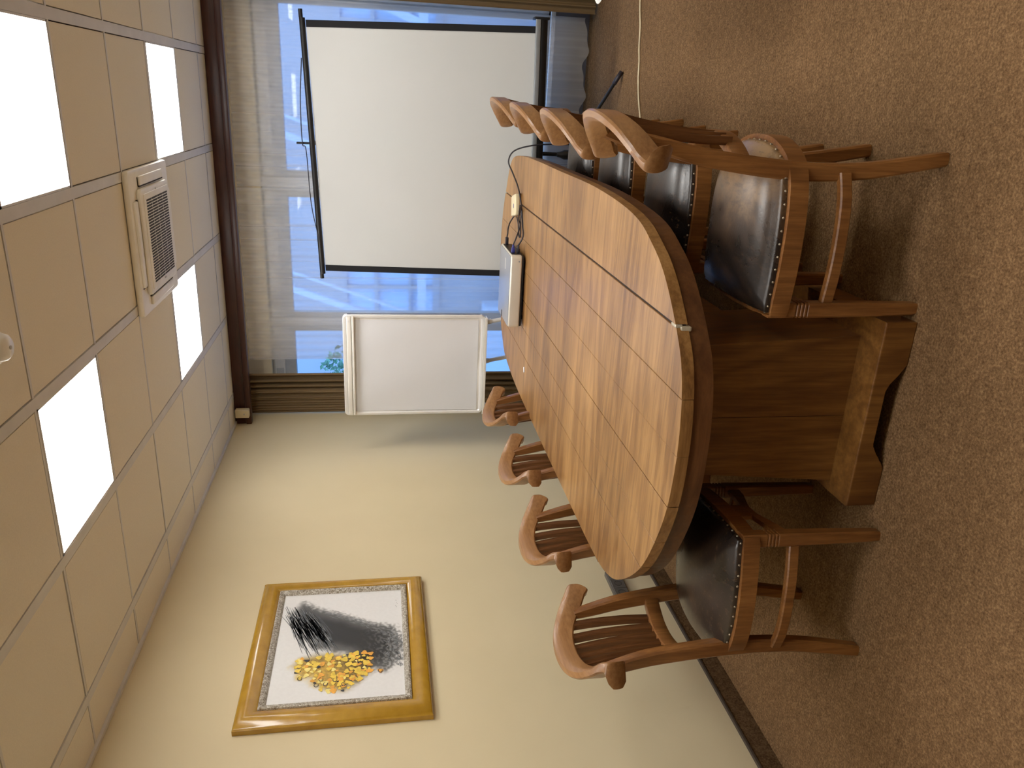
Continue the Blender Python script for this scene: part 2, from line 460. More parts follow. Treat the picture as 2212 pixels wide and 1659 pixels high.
# windows
def window(idx, x0, x1):
    y0, y1 = YF+.06, YF+.13
    bm = B()
    f = .05
    box(bm, x0, x1, y0, y1, WZ1-.19, WZ1, .004); box(bm, x0, x1, y0, y1, WZ0, WZ0+.05, .004)
    box(bm, x0, x0+f, y0, y1, WZ0+.05, WZ1-.19, .004); box(bm, x1-f, x1, y0, y1, WZ0+.05, WZ1-.19, .004)
    fr = struct(obj(f'window_{idx}', bm, M['frame_gray'], None, True, 40), 'aluminium framed window behind the sheer curtains')
    bm = B()
    box(bm, x0+.01, x1-.01, y0-.012, y0+.001, WZ1-.10, WZ1-.02, .003)
    obj('head_panel', bm, M['frame_light'], fr)
    bm = B()
    for xx in (x0+.12, x1-.2):
        box(bm, xx, xx+.075, y0-.02, y0-.011, WZ1-.09, WZ1-.03, .003)
    obj('latch', bm, M['frame_gray'], fr)
    bm = B(); box(bm, x0+f-.002, x1-f+.002, y0+.03, y0+.036, WZ0+.05, WZ1-.19); obj('pane', bm, M['glass'], fr)
window(1, WX0, .66); window(2, .72, 1.74); window(3, 1.84, 3.10); window(4, 3.16, WX1)
bm = B()
for a, b in ((.66, .72), (1.74, 1.84), (3.10, 3.16)): box(bm, a, b, YF+.05, YF+.14, WZ0, WZ1, .004)
struct(obj('trim_6', bm, M['frame_light'], None, True, 40), 'upright posts between the windows')
bm = B(); box(bm, .02, XR-.02, YF-.03, YF+.06, WZ0-.035, WZ0, .006); struct(obj('trim_7', bm, M['frame_light'], None, True, 40), 'window sill')

# curtains
def curtain(name, x0, x1, z0, z1, ybase, amp, waves, mat, label, cat, group=None, hem=0, lean=0, seed=1, nx=160, nz=26, gather=0, amp2=0, sharp=False):
    rnd = random.Random(seed)
    ph = [rnd.uniform(0, 6.28) for _ in range(6)]
    bm = B(); rows = []
    for j in range(nz+1):
        v = j/nz; row = []
        for i in range(nx+1):
            u = i/nx
            s = u*waves*2*PI
            # folds: sharp at the top, relaxed lower down
            q = math.sin(s + .6*math.sin(s*.37+ph[0]) + .35*v*math.sin(s*.21+ph[1]))
            if sharp: q = 1 - 2*abs(math.sin(.5*s + .5*math.sin(s*.37+ph[0]) + .3*v*math.sin(s*.21+ph[1])))**.55
            q2 = math.sin(2.3*s+ph[2]) * (1-.6*v)
            a = amp*(.55+.45*math.sin(u*5+ph[3])) * (1 - .25*v)
            y = ybase + a*q + amp*.25*q2 + amp2*v*math.sin(s*.5+ph[4])
            zb = z0 + hem*(math.sin(s*.40+ph[5]) + .5*math.sin(s*.83))
            z = lerp(z1, zb, v)
            x = lerp(x0, x1, u) + lean*(1-u)*v + gather*math.sin(2*PI*u*waves*.5)*(1-v)
            row.append(bm.verts.new((x, y, z)))
        rows.append(row)
    for j in range(nz):
        for i in range(nx):
            bm.faces.new((rows[j][i], rows[j+1][i], rows[j+1][i+1], rows[j][i+1]))
    o = obj(name, bm, mat, None, True); return tag(o, label, cat, group)
curtain('drape', .01, .355, .02, 2.62, 2.80, .030, 7, M['drape'], 'brown pleated drape in the corner behind the flipchart', 'curtain', 'brown drapes', seed=3)
curtain('drape', 3.085, 3.55, .02, 2.62, 2.82, .03, 8, M['drape'], 'brown drape at the far side of the projection screen, at the photo edge', 'curtain', 'brown drapes', seed=5)
curtain('sheer_curtain', .43, 1.775, .03, 2.62, 2.91, .016, 10, M['sheer'], 'white sheer curtain behind the flipchart', 'curtain', 'white sheer curtains', hem=.01, seed=8, sharp=True, nx=320)
curtain('sheer_curtain', 1.785, 3.07, .04, 2.62, 2.93, .016, 10, M['sheer'], 'white sheer curtain with wavy hem behind the projection screen', 'curtain', 'white sheer curtains', hem=.018, seed=12, sharp=True, nx=320)

# ------------------------------------------------------------------ outside
bm = B(); box(bm, -12, 14, YF+.35, 30, -.9, -.6); struct(obj('ground_outside', bm, M['paving']), 'paved ground outside')
t = thing('glass_building', 'blue glazed building seen through the sheer curtains', 'building', (1.5, 9, -.6))
bm = B(); box(bm, -9, 9, 0, .3, 0, 1.30); obj('base_wall', bm, M['facade_dull'], t)
bm = B(); box(bm, -9, 9, .05, .25, 1.30, 2.75); obj('glazing', bm, M['facade'], t)
bm = B(); box(bm, -9, 9, .02, .25, 2.75, 8); obj('upper_wall', bm, M['facade_dull'], t)
bm = B()
for i in range(-14, 15): box(bm, i*.64-.025, i*.64+.025, -.03, .06, 1.30, 2.75)
for z, h in ((1.30, .05), (1.72, .02), (2.25, .03), (2.75, .05)): box(bm, -9, 9, -.04, .06, z-h, z+h)
obj('mullion', bm, M['mullion'], t)
bm = B()
for x in (-4.7, -2.5, -.3, 1.9, 4.1):
    sweep(bm, [(x, -.5, 1.6), (x+1.0, -.5, 4.4)], rrect(.10, .12, .01, 1), up=(0, 1, 0))
    sweep(bm, [(x+.26, -.55, 1.6), (x+1.26, -.55, 4.4)], rrect(.04, .06, .01, 1), up=(0, 1, 0))
box(bm, -6.5, 6.5, -.65, -.4, 1.50, 1.62)
obj('roof_beam', bm, M['facade_pale'], t)
for x0_, x1_, z1_ in ((-3.2, -2.0, .62), (.4, 1.2, .5), (2.3, 2.9, .9)):
    bm = B(); box(bm, x0_, x1_, -.9, -.5, 0, z1_, .02); obj('planter_block', bm, M['facade_pale'], t)
t = thing('tree', 'green leafy tree outside the window beside the brown drape', 'tree', (-1.45, 6.3, -.6))
bm = B(); tube(bm, [(0, 0, 0), (.03, .02, 1.2), (0, 0, 2.3)], lambda q: lerp(.07, .03, q)); obj('trunk', bm, M['bark'], t, True)
bm = B()
for i in range(1500):
    a, b = random.uniform(0, 2*PI), math.acos(random.uniform(-1, 1)); r = .95*random.random()**.33
    c = Vector((r*math.sin(b)*math.cos(a), r*math.sin(b)*math.sin(a), 2.55+.55*r*math.cos(b)))
    R_ = Matrix.Rotation(random.uniform(0, 6), 4, 'X') @ Matrix.Rotation(random.uniform(0, 6), 4, 'Z')
    q = [bm.verts.new(c + (R_ @ Vector(p))) for p in ((-.05, 0, 0), (0, .025, .006), (.05, 0, 0), (0, -.025, .006))]
    bm.faces.new(q)
obj('foliage', bm, M['leaf'], t)

# ------------------------------------------------------------------ conference table
TZ = .76
out = catmull([(2.185, .38), (2.183, -.25), (2.152, -.72), (2.09, -.935), (2.015, -1.075), (1.89, -1.212), (1.80, -1.276), (1.68, -1.31), (1.543, -1.318),
               (1.38, -1.297), (1.214, -1.231), (1.071, -1.142), (.938, -1.003), (.855, -.86), (.818, -.64), (.812, -.1), (.812, .5), (.824, 1.25), (.872, 1.66), (.93, 1.78), (1.02, 1.885), (1.16, 1.965),
               (1.32, 2.03), (1.5, 2.062), (1.7, 2.035), (1.83, 1.985), (1.957, 1.903), (2.07, 1.82), (2.142, 1.70), (2.175, 1.45), (2.186, 1.0)], 5, True)
out = [(p[0], p[1]) for p in out] if len(out[0]) == 2 else out
def clip(poly, x, keep_right):
    res = []
    n_ = len(poly)
    for i in range(n_):
        a, b = poly[i], poly[(i+1) % n_]
        ia = (a[0] >= x) == keep_right; ib = (b[0] >= x) == keep_right
        if ia: res.append((a[0], a[1]))
        if ia != ib:
            t_ = (x-a[0])/(b[0]-a[0]); res.append((x, a[1]+(b[1]-a[1])*t_))
    return res
table = thing('conference_table', 'long oval teak conference table on panelled pedestals', 'table', (1.5, .375, 0))
T0 = Matrix.Translation((-1.5, -.375, 0))
seams = [(.5, 0), (1.083, .0016), (1.232, .0008), (1.388, .0018), (1.56, .0004), (1.727, .001), (1.908, .0042), (2.5, 0)]
bm = B(); lay = bm.verts.layers.float_vector.new('plank')
tones = [.35, .75, .62, .5, .38, .25, .2]
for i in range(len(seams)-1):
    a = seams[i][0] + seams[i][1]; b = seams[i+1][0] - seams[i+1][1]
    P = clip(clip(out, a, True), b, False)
    pb = B(); prism(pb, P, TZ-.036, TZ, T0, .0012, 1)
    pl_ = pb.verts.layers.float_vector.new('plank')
    for v in pb.verts: v[pl_] = (i*.37, i*.71, tones[i])
    tmp = bpy.data.meshes.new('plank'); pb.to_mesh(tmp); pb.free(); bm.from_mesh(tmp); bpy.data.meshes.remove(tmp)
bm.normal_update()
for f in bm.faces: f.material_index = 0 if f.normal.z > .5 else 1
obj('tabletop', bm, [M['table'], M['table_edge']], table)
def offset(poly, d):
    n_ = len(poly); r = []
    for i in range(n_):
        a, b = Vector(poly[i-1][:2]), Vector(poly[(i+1) % n_][:2]); t_ = (b-a).normalized()
        nrm = Vector((t_.y, -t_.x)); p = Vector(poly[i][:2]); r.append(tuple(p - nrm*d))
    return r
cx = sum(p[0] for p in out)/len(out)
def inset(poly, d):
    r = offset(poly, d)
    if max(q[0] for q in r) > max(q[0] for q in poly): r = offset(poly, -d)
    return r
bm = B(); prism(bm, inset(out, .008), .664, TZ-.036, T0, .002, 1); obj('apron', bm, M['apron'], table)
bm = B()  # dark strip under the seams
for x, g_ in seams[1:-1]:
    ys = [p[1] for p in clip(clip(out, x-.002, True), x+.002, False)]
    box(bm, x-g_-.001, x+g_+.001, min(ys)+.004, max(ys)-.004, TZ-.03, TZ-.006, 0, 2, T0)
obj('seam_filler', bm, M['dark_gap'], table)
bm = B(); box(bm, 1.903, 1.913, -1.196, -1.160, TZ-.02, TZ+.002, .003, 2, T0); box(bm, 1.895, 1.909, -1.205, -1.185, TZ-.045, TZ-.012, .004, 2, T0)
obj('repair_tape', bm, M['resin'], table)
def foot_profile():
    L = [(1.302, 0), (1.302, .102), (1.918, .102), (1.918, 0), (1.785, 0)]
    L += [(1.765, .012), (1.75, .030), (1.735, .042), (1.715, .047), (1.700, .060)]
    L += [(1.520, .060), (1.505, .047), (1.485, .042), (1.470, .030), (1.455, .012), (1.435, 0)]
    return L
for sgn in (1, -1):
    ped = bpy.data.objects.new('pedestal', None); link(ped); ped.parent = table; ped.location = (0, 0, 0)
    def Y(y): return y if sgn == 1 else .75 - y
    Mx = T0 @ Matrix.Translation((0, 0, 0)) @ Matrix(((1, 0, 0, 0), (0, 0, 1, 0), (0, 1, 0, 0), (0, 0, 0, 1)))
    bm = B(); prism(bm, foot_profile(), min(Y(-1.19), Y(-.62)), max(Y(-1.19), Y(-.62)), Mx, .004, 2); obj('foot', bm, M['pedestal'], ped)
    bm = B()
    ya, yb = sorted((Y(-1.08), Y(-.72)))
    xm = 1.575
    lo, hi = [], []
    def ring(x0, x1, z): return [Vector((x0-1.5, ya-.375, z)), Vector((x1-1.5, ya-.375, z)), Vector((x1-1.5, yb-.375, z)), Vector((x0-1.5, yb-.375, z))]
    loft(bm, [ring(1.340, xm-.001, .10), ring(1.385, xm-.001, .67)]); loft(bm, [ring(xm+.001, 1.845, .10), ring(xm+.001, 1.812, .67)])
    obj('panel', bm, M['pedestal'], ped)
bm = B(); box(bm, 1.54, 1.66, -.70, 1.45, .10, .30, .004, 2, T0); obj('stretcher', bm, M['pedestal'], table)

# ------------------------------------------------------------------ chairs
def seat_outline(ins=0.0):
    P = [(.45, .226), (.31, .240), (.17, .238), (.07, .218), (.015, .185), (-.022, .125), (-.042, .05), (-.042, -.05), (-.022, -.125), (.015, -.185), (.07, -.218), (.17, -.238), (.31, -.240), (.45, -.226)]
    Q = catmull([Vector((a, b, 0)) for a, b in P], 4)
    Q = [(p.x, p.y) for p in Q]
    # slightly convex front edge
    Q += [(.458, -.12), (.461, 0), (.458, .12)]
    c = Vector((.19, 0))
    if ins:
        n_ = len(Q); r = []
        for i in range(n_):
            p = Vector(Q[i]); d = (p-c); r.append(tuple(p - d.normalized()*ins))
        return r
    return Q
def make_chair(label, leather):
    t = thing('carved_chair', label, 'chair', (0, 0, 0), 0, 'carved wooden chairs around the table')
    # seat frame
    bm = B(); prism(bm, seat_outline(), .420, .474, None, .005, 2); obj('seat_frame', bm, M['chair'], t, True, 35)
    # cushion
    bm = B(); ol = seat_outline(.016); c = Vector((.19, 0))
    prof = [(1.0, .470), (1.0, .484), (.985, .490), (.95, .494), (.90, .504), (.80, .517), (.65, .527), (.45, .534), (.22, .538)]
    loft(bm, [[Vector((c.x+(p[0]-c.x)*k, c.y+(p[1]-c.y)*k, z)) for p in ol] for k, z in prof])
    cu = obj('seat_cushion', bm, leather, t, True, 60)
    tot = [Vector((p[0], p[1])) for p in ol]; L = 0; nxt = .02
    bm = B(); lathe(bm, [(.0042, -.001), (.0036, .0018), (.001, .0032)], 6)
    nail_me = bpy.data.meshes.new('nail_head'); bm.to_mesh(nail_me); bm.free(); nail_me.materials.append(M['stud'])
    for p_ in nail_me.polygons: p_.use_smooth = True
    for i in range(len(tot)):
        a, b = tot[i], tot[(i+1) % len(tot)]; d = (b-a).length
        while nxt < L + d:
            p = a + (b-a)*((nxt-L)/d); nrm = (p-c).normalized()
            nh = bpy.data.objects.new('nail_head', nail_me); C.objects.link(nh); nh.parent = cu
            nh.location = (p.x+nrm.x*.0005, p.y+nrm.y*.0005, .480); nh.rotation_euler = Vector((nrm.x, nrm.y, .25)).to_track_quat('Z', 'Y').to_euler()
            nxt += .036
        L += d
    # front legs with four grooves
    for s in (-1, 1):
        bm = B(); rings = []
        zs = [(.474, .046, 0), (.396, .045, 0)]
        z = .394
        for k in range(4):
            zs += [(z, .045, 0), (z-.002, .039, 0), (z-.005, .039, 0), (z-.007, .045, 0)]; z -= .0115
        zs += [(.34, .045, 0), (.20, .042, .002), (.02, .037, .004), (.0, .034, .005)]
        for z, w_, dx in zs:
            rings.append([Vector((.431-dx+a, s*(.199+dx*.3)+b, z)) for a, b in rrect(w_, w_, .005, 1)])
        loft(bm, rings); obj('front_leg', bm, M['chair'], t)
    # rear legs rising into the back posts
    for s in (-1, 1):
        path = catmull([(-.004, s*.184, 0), (.014, s*.184, .10), (.036, s*.184, .24), (.044, s*.183, .38), (.040, s*.180, .50), (.029, s*.176, .62), (.013, s*.173, .74), (-.010, s*.172, .84), (-.023, s*.172, .894)], 4)
        bm = B()
        sweep(bm, path, lambda i, q: rrect(lerp(.040, .032, smoothstep(.75, 1, q)), (lerp(.038, .052, min(1, q*2.2)) if q < .5 else lerp(.052, .032, ((q-.5)*2)**2)), .006, 1), up=(1, 0, 0))
        obj('rear_leg', bm, M['chair'], t, True, 40)
    # front apron: arched lower rail and centre block
    bm = B()
    pr = [(-.19, .296), (-.13, .303), (-.08, .320), (-.03, .334), (0, .337), (.03, .334), (.08, .320), (.13, .303), (.19, .296),
          (.19, .340), (.11, .348), (.05, .356), (0, .358), (-.05, .356), (-.11, .348), (-.19, .340)]
    Mf = Matrix(((0, 0, 1, 0), (1, 0, 0, 0), (0, 1, 0, 0), (0, 0, 0, 1)))
    prism(bm, pr, .424, .440, Mf, .002, 1)
    prism(bm, [(-.045, .35), (.045, .35), (.045, .424), (-.045, .424)], .425, .439, Mf)
    obj('front_apron', bm, M['chair'], t)
    # bowed side stretchers
    for s in (-1, 1):
        bm = B(); path = catmull([(.425, s*.198, .292), (.31, s*.219, .297), (.20, s*.226, .302), (.11, s*.219, .306), (.045, s*.198, .309)], 6)
        sweep(bm, path, rrect(.024, .036, .004, 1)); obj('side_stretcher', bm, M['chair'], t, True, 40)
    # lower back rail
    bm = B(); path = catmull([(.026, -.176, .607), (-.003, -.130, .608), (-.028, -.07, .610), (-.036, 0, .611), (-.028, .07, .610), (-.003, .130, .608), (.026, .176, .607)], 6)
    sweep(bm, path, rrect(.030, .052, .006, 2)); obj('lower_back_rail', bm, M['chair'], t, True, 40)
    # crest rail with curled ends
    half = [(-.074, 0, .960), (-.070, .06, .957), (-.058, .113, .947), (-.036, .160, .928), (-.006, .196, .905), (.018, .218, .888), (.033, .236, .877), (.043, .254, .869)]
    pts = [(x, -y, z) for x, y, z in half[:0:-1]] + half
    path = catmull(pts, 6); N_ = len(path)
    def sec(i, q):
        e = abs(q-.5)*2; last = min(i, N_-1-i); rnd_ = math.sqrt(1-.8*((5-last)/5)**2) if last < 5 else 1
        th = .017; tb = th + .046*smoothstep(.875, .985, e)**1.3     # the back flares outwards at both ends
        h = .036; hb = h + .010*smoothstep(.8, .95, e) - .012*smoothstep(.95, 1, e); ht = h - .010*smoothstep(.94, 1, e)
        ch = lerp(.022, .010, smoothstep(.45, .8, e))       # broad chamfer on the front top edge
        hb *= rnd_; ht *= rnd_
        return [(tb, -hb+.006), (tb, ht-.006), (tb-.005, ht), (-th+.012, ht-.002), (-th+.004, ht-ch*.6), (-th, ht-ch-.004), (-th, -hb+.006), (-th+.005, -hb), (tb-.006, -hb)]
    bm = B(); sweep(bm, path, sec); obj('crest_rail', bm, M['crest'], t, True, 38)
    # six reeded slats
    for k in range(6):
        yt = (k-2.5)*.0545; yb = (k-2.5)*.0455
        fx = lambda y: -.075 + 1.5*y*y
        bx = -.036 + .9*yb*yb
        ztop = .934 - 1.35*yt*yt
        path = catmull([(fx(yt), yt, ztop), (lerp(fx(yt), bx, .35)+.006, lerp(yt, yb, .33), lerp(ztop, .62, .33)), (lerp(fx(yt), bx, .7)+.006, lerp(yt, yb, .68), lerp(ztop, .62, .68)), (bx, yb, .618)], 5)
        s_ = [(-.0125, -.013), (.0125, -.013), (.0125, .006), (.0105, .011), (.008, .005), (.0035, .011), (0, .005), (-.0035, .011), (-.008, .005), (-.0105, .011), (-.0125, .006)]
        # side axis: y ; up axis: x
        bm = B(); sweep(bm, path, s_, up=(1, 0, 0)); obj('slat', bm, M['slat'], t)
    return t
def copy_tree(o, parent=None):
    c_ = o.copy(); C.objects.link(c_); c_.parent = parent
    for ch in list(o.children): copy_tree(ch, c_)
    return c_
chairs = [
 # x, y, yaw (degrees), label
 (2.38, -.954, 180.0, 'carved teak chair with worn tan-patched seat, closest to camera, back to the open carpet'),
 (2.37, -.300, 178.2, 'dark-seated teak chair right behind the tan-patched one, facing the painting wall'),
 (2.383, .418, 179.0, 'dark-seated teak chair facing the painting wall, third counting from the camera'),
 (2.40, 1.09, 182.0, 'teak chair nearest the projection screen, facing the painting wall'),
 (.773, -1.079, 6.1, 'teak chair beside the wall socket below the painting, whole creased black seat in view'),
 (.738, -.363, 1.2, 'teak chair backing the painting wall, second from the painting, seat hidden under the table'),
 (.770, .272, 3.5, 'teak chair backing the painting wall, third from the painting, next to the flipchart chair'),
 (.790, .94, 4.0, 'teak chair right in front of the flipchart, its crest just below the board'),
]
proto = make_chair(chairs[1][3], M['leather'])
for i, (x, y, a, l_) in enumerate(chairs):
    o = proto if i == 1 else copy_tree(proto)
    o['label'] = l_; o.location = (x, y, 0); o.rotation_euler = (0, 0, math.radians(a))
    if i == 0:
        for ch in o.children:
            if ch.name.startswith('seat_cushion'):
                ch.data = ch.data.copy(); ch.data.materials[0] = M['leather_worn']

# ------------------------------------------------------------------ projection screen
t = thing('projection_screen', 'white tripod projection screen with black borders in front of the sheer curtains', 'projection screen', (2.12, 2.2, 0))
O = Vector((2.12, 2.2, 0))
TR, TL = Vector((2.895, 2.38, 2.030)), Vector((1.275, 2.38, 1.962))
BR, BL = Vector((2.925, 2.12, .585)), Vector((1.305, 2.12, .550))
def sp(u, v, d=0): # u 0 left..1 right, v 0 top..1 bottom
    p = TL.lerp(TR, u).lerp(BL.lerp(BR, u), v); return p - O + Vector((0, -d, 0))
def sheet(u0, u1, v0, v1, d, nx=24, nz=24, wob=0.004):
    bm = B(); R_ = []
    for j in range(nz+1):
        R_.append([bm.verts.new(sp(lerp(u0, u1, i/nx), lerp(v0, v1, j/nz), d + wob*math.sin(lerp(u0, u1, i/nx)*7+1)*math.sin(j/nz*3+.4))) for i in range(nx+1)])
    for j in range(nz):
        for i in range(nx): bm.faces.new((R_[j][i], R_[j+1][i], R_[j+1][i+1], R_[j][i+1]))
    return bm
fab = obj('screen_fabric', sheet(.0, 1, 0, 1, 0), M['screen'], t, True)
obj('black_border', sheet(.0, .0265, 0, 1, .003, 4), M['black_cloth'], fab, True)
obj('black_border', sheet(.9745, 1, 0, 1, .003, 4), M['black_cloth'], fab, True)
dirx = (TR-TL).normalized()
bm = B(); a = TL-dirx*.02-O; b = TR+dirx*.012-O; up_ = Vector((0, 0, .022))
tube(bm, [a+up_, b+up_], .019, 14); tube(bm, [a-dirx*.035+up_*1.3, a+up_*1.3], .0135, 12); tube(bm, [b+up_*1.3, b+dirx*.05+up_*1.3], .0135, 12)
obj('top_rod', bm, M['black'], t, True, 40)
dirb = (BR-BL).normalized()
bm = B(); a = BL-dirb*.05-O; b = BR+dirb*.05-O
tube(bm, [a+Vector((0, .01, -.045)), b+Vector((0, .01, -.045))], .036, 16); box(bm, b.x-.012, b.x+.004, b.y-.035, b.y+.05, b.z-.085, b.z+.012, .004); box(bm, a.x-.004, a.x+.012, a.y-.035, a.y+.05, a.z-.085, a.z+.012, .004)
hs = obj('roller_housing', bm, M['black'], t, True, 40)
bm = B(); sweep(bm, [a+Vector((.012, -.028, -.012)), b+Vector((-.012, -.028, -.012))], rrect(.02, .032, .004, 2)); obj('housing_strip', bm, M['grey_alu'], hs, True, 40)
bm = B(); tube(bm, [(0.02, .02, .22), (0.02, .06, .60), (.02, .235, 2.03)], .014, 12); pole = obj('pole', bm, M['black'], t, True, 40)
bm = B(); box(bm, .012, .026, .20, .235, 2.0, 2.125, .002); obj('pole_hook', bm, M['black'], pole)
bm = B(); lathe(bm, [(.02, -.05), (.032, -.045), (.032, .02), (.022, .045), (.016, .07)], 16, Matrix.Translation((.02, .02, .30))); obj('tripod_hub', bm, M['black'], t, True, 40)
hub = Vector((.02, .02, .285))
for ft in ((.565, -.151), (-.50, -.20), (.06, .58)):
    d = Vector((ft[0], ft[1], .012)); bm = B()
    sweep(bm, [hub + (d-hub)*.03, hub + (d-hub)*.9], rrect(.026, .018, .006, 2)); lg = obj('tripod_leg', bm, M['black'], t, True, 40)
    bm = B(); tube(bm, [hub + (d-hub)*.86, d], lambda q: .015, 10); obj('rubber_foot', bm, M['cable_black'], lg, True)
bm = B()
tube(bm, catmull([tuple(sp(.86, 0)+Vector((0, -.005, .045))), tuple(sp(.7, 0)+Vector((0, -.005, .075))), (.022, .19, 2.085), (-.03, .185, 2.062), tuple(sp(.28, 0)+Vector((0, -.005, .060))), tuple(sp(.12, 0)+Vector((0, -.02, .02)))], 8), .0035, 6)
obj('cord', bm, M['cable_black'], t, True)

# ------------------------------------------------------------------ flipchart
t = thing('flipchart', 'white flipchart board with blank paper pad by the window corner', 'flipchart', (.669, 2.06, 0))
x0, x1, z0, z1 = -.376, .376, .850, 1.841
tilt = Matrix.Rotation(math.radians(-1.5), 4, 'X')
bm = B(); Mv = Matrix(((1, 0, 0, (x0+x1)/2), (0, 0, -1, 0), (0, 1, 0, (z0+z1)/2), (0, 0, 0, 1)))
prism(bm, rrect(x1-x0, z1-z0, .03, 4), -.012, .004, Mv); obj('board', bm, M['white_frame'], t)
bm = B(); w_, h_ = (x1-x0), (z1-z0)
ring_o = [(p[0], p[1]) for p in rrect(w_, h_, .032, 5)]; ring_i = [(p[0], p[1]) for p in rrect(w_-.056, h_-.056, .010, 5)]
prof = []
for d, q in ((-.016, 0), (.012, 0), (.020, .25), (.020, .7), (.010, 1.0), (.002, 1.0)):
    prof.append([Mv @ Vector((lerp(a[0], b[0], q), lerp(a[1], b[1], q), d)) for a, b in zip(ring_o, ring_i)])
loft(bm, prof, False); obj('aluminium_frame', bm, M['alu'], t, True, 40)
bm = B(); zz = z1-.028
box(bm, x0+.012, x1-.012, -.030, -.006, zz-.030, zz+.002, .006, 3); box(bm, x0+.010, x1-.010, -.036, -.006, zz-.050, zz-.034, .004, 3)
cl = obj('clamp_bar', bm, M['white_frame'], t, True, 40)
bm = B(); box(bm, x1-.05, x1-.036, -.034, -.028, zz-.018, zz-.006, .001); obj('clamp_button', bm, M['alu'], cl)
bm = B(); px0, px1, pz0, pz1 = x0+.032, x1-.040, z0+.045, zz-.045
R_ = []
for j in range(21):
    row = []
    for i in range(21):
        u, v = i/20, j/20
        y = -.0075 - .0035*math.sin(u*5+v*3)*v - .004*v**3*(1-u) - .0015*math.sin(u*11-v*6)
        row.append(bm.verts.new((lerp(px0, px1, u), y, lerp(pz1, pz0, v))))
    R_.append(row)
for j in range(20):
    for i in range(20): bm.faces.new((R_[j][i], R_[j+1][i], R_[j+1][i+1], R_[j][i+1]))
pd = obj('paper_pad', bm, M['paper'], t, True)
bm = B(); box(bm, px0+.002, px1-.002, -.0045, .0, pz0-.002, pz1); obj('pad_sheets', bm, M['paper'], pd)
bm = B(); box(bm, x0+.01, x1-.01, -.055, .005, z0-.012, z0-.004, .003); box(bm, x0+.01, x1-.01, -.058, -.052, z0-.012, z0+.006, .002); obj('pen_tray', bm, M['white_frame'], t)
for (xa, xb, ya, yb) in ((.31, .47, .02, -.005), (-.32, -.47, .02, -.005), (0, 0, .06, .50)):
    bm = B(); top = Vector((xa, ya, z0+.01)); bot = Vector((xb, yb, .015))
    tube(bm, [top, top.lerp(bot, .55)], .0145, 12); tube(bm, [top.lerp(bot, .53), bot], .0115, 12); tube(bm, [top.lerp(bot, .03), top.lerp(bot, .07)], .019, 12); lg = obj('leg', bm, M['white_frame'], t, True, 40)
    bm = B(); tube(bm, [top.lerp(bot, .97), bot + (bot-top).normalized()*.012], .016, 10); obj('rubber_foot', bm, M['cable_black'], lg, True)

# ------------------------------------------------------------------ picture
t = thing('framed_picture', 'square yellow flower painting in a wide mustard wooden frame', 'picture', (0, -.1, 1.37))
Y0, Y1, Z0, Z1 = -.605, .402, 1.378, 2.197
cy, cz = (Y0+Y1)/2, (Z0+Z1)/2
def rectp(d): return [(Y0+d, Z0+d), (Y1-d, Z0+d), (Y1-d, Z1-d), (Y0+d, Z1-d)]
OFF = Vector((0, -.1, 1.37))
# side widths differ slightly from top/bottom so the frame opening matches
def ringr(d, x):
    dy, dz = d*1.0, d*.80
    return [Vector((x, p[0], p[1])) - OFF for p in ((Y0+dy, Z0+dz), (Y1-dy*.62, Z0+dz), (Y1-dy*.62, Z1-dz), (Y0+dy, Z1-dz))]
bm = B()
rings = []
W_ = .108
for k in range(11):
    q = k/10
    rings.append(ringr(W_*q, .012 + .034*math.sin(PI*(.12+.80*q))))
loft(bm, [ringr(0, .001)] + rings + [ringr(W_, .012)], False)
obj('frame', bm, M['mustard'], t, True, 50)
bm = B()
def ringl(d, x):
    return [Vector((x, p[0], p[1])) - OFF for p in ((Y0+W_+d, Z0+W_*.8+d), (Y1-W_*.62-d, Z0+W_*.8+d), (Y1-W_*.62-d, Z1-W_*.8-d), (Y0+W_+d, Z1-W_*.8-d))]
loft(bm, [ringl(-.004, .010), ringl(0, .030), ringl(.008, .033), ringl(.022, .028), ringl(.028, .018), ringl(.028, .010)], False)
obj('silver_liner', bm, M['silver'], t)
# canvas with painted colour
CY0, CY1, CZ0, CZ1 = Y0+W_+.026, Y1-W_*.62-.026, Z0+W_*.8+.026, Z1-W_*.8-.026
def inpoly(p, P):
    c_ = False; n_ = len(P)
    for i in range(n_):
        a, b = P[i], P[i-1]
        if (a[1] > p[1]) != (b[1] > p[1]) and p[0] < (b[0]-a[0])*(p[1]-a[1])/(b[1]-a[1]) + a[0]: c_ = not c_
    return c_
def pdist(p, P):
    best = 9; n_ = len(P)
    for i in range(n_):
        ax, ay = P[i]; bx_, by_ = P[i-1]; dx, dy = bx_-ax, by_-ay
        q = max(0, min(1, ((p[0]-ax)*dx + (p[1]-ay)*dy)/(dx*dx+dy*dy+1e-12)))
        best = min(best, math.hypot(p[0]-ax-q*dx, p[1]-ay-q*dy))
    return best
SH = [(.254, 1.99), (.185, 1.90), (.125, 1.775), (.06, 1.665), (.015, 1.53), (-.12, 1.485), (-.235, 1.51), (-.303, 1.57), (-.295, 1.645), (-.17, 1.76), (-.14, 1.85), (-.117, 1.90), (.167, 2.03)]
FL = [(-.228, 1.998), (-.179, 1.964), (-.156, 1.89), (-.169, 1.762), (-.166, 1.644), (-.296, 1.638), (-.362, 1.691), (-.411, 1.753), (-.415, 1.848), (-.34, 1.901), (-.305, 1.962)]
from mathutils import noise as mn
bm = B(); cl_ = bm.loops.layers.color.new('Col'); NY, NZ = 150, 130
V = [[bm.verts.new(Vector((.0145, lerp(CY0, CY1, i/NY), lerp(CZ0, CZ1, j/NZ))) - OFF) for i in range(NY+1)] for j in range(NZ+1)]
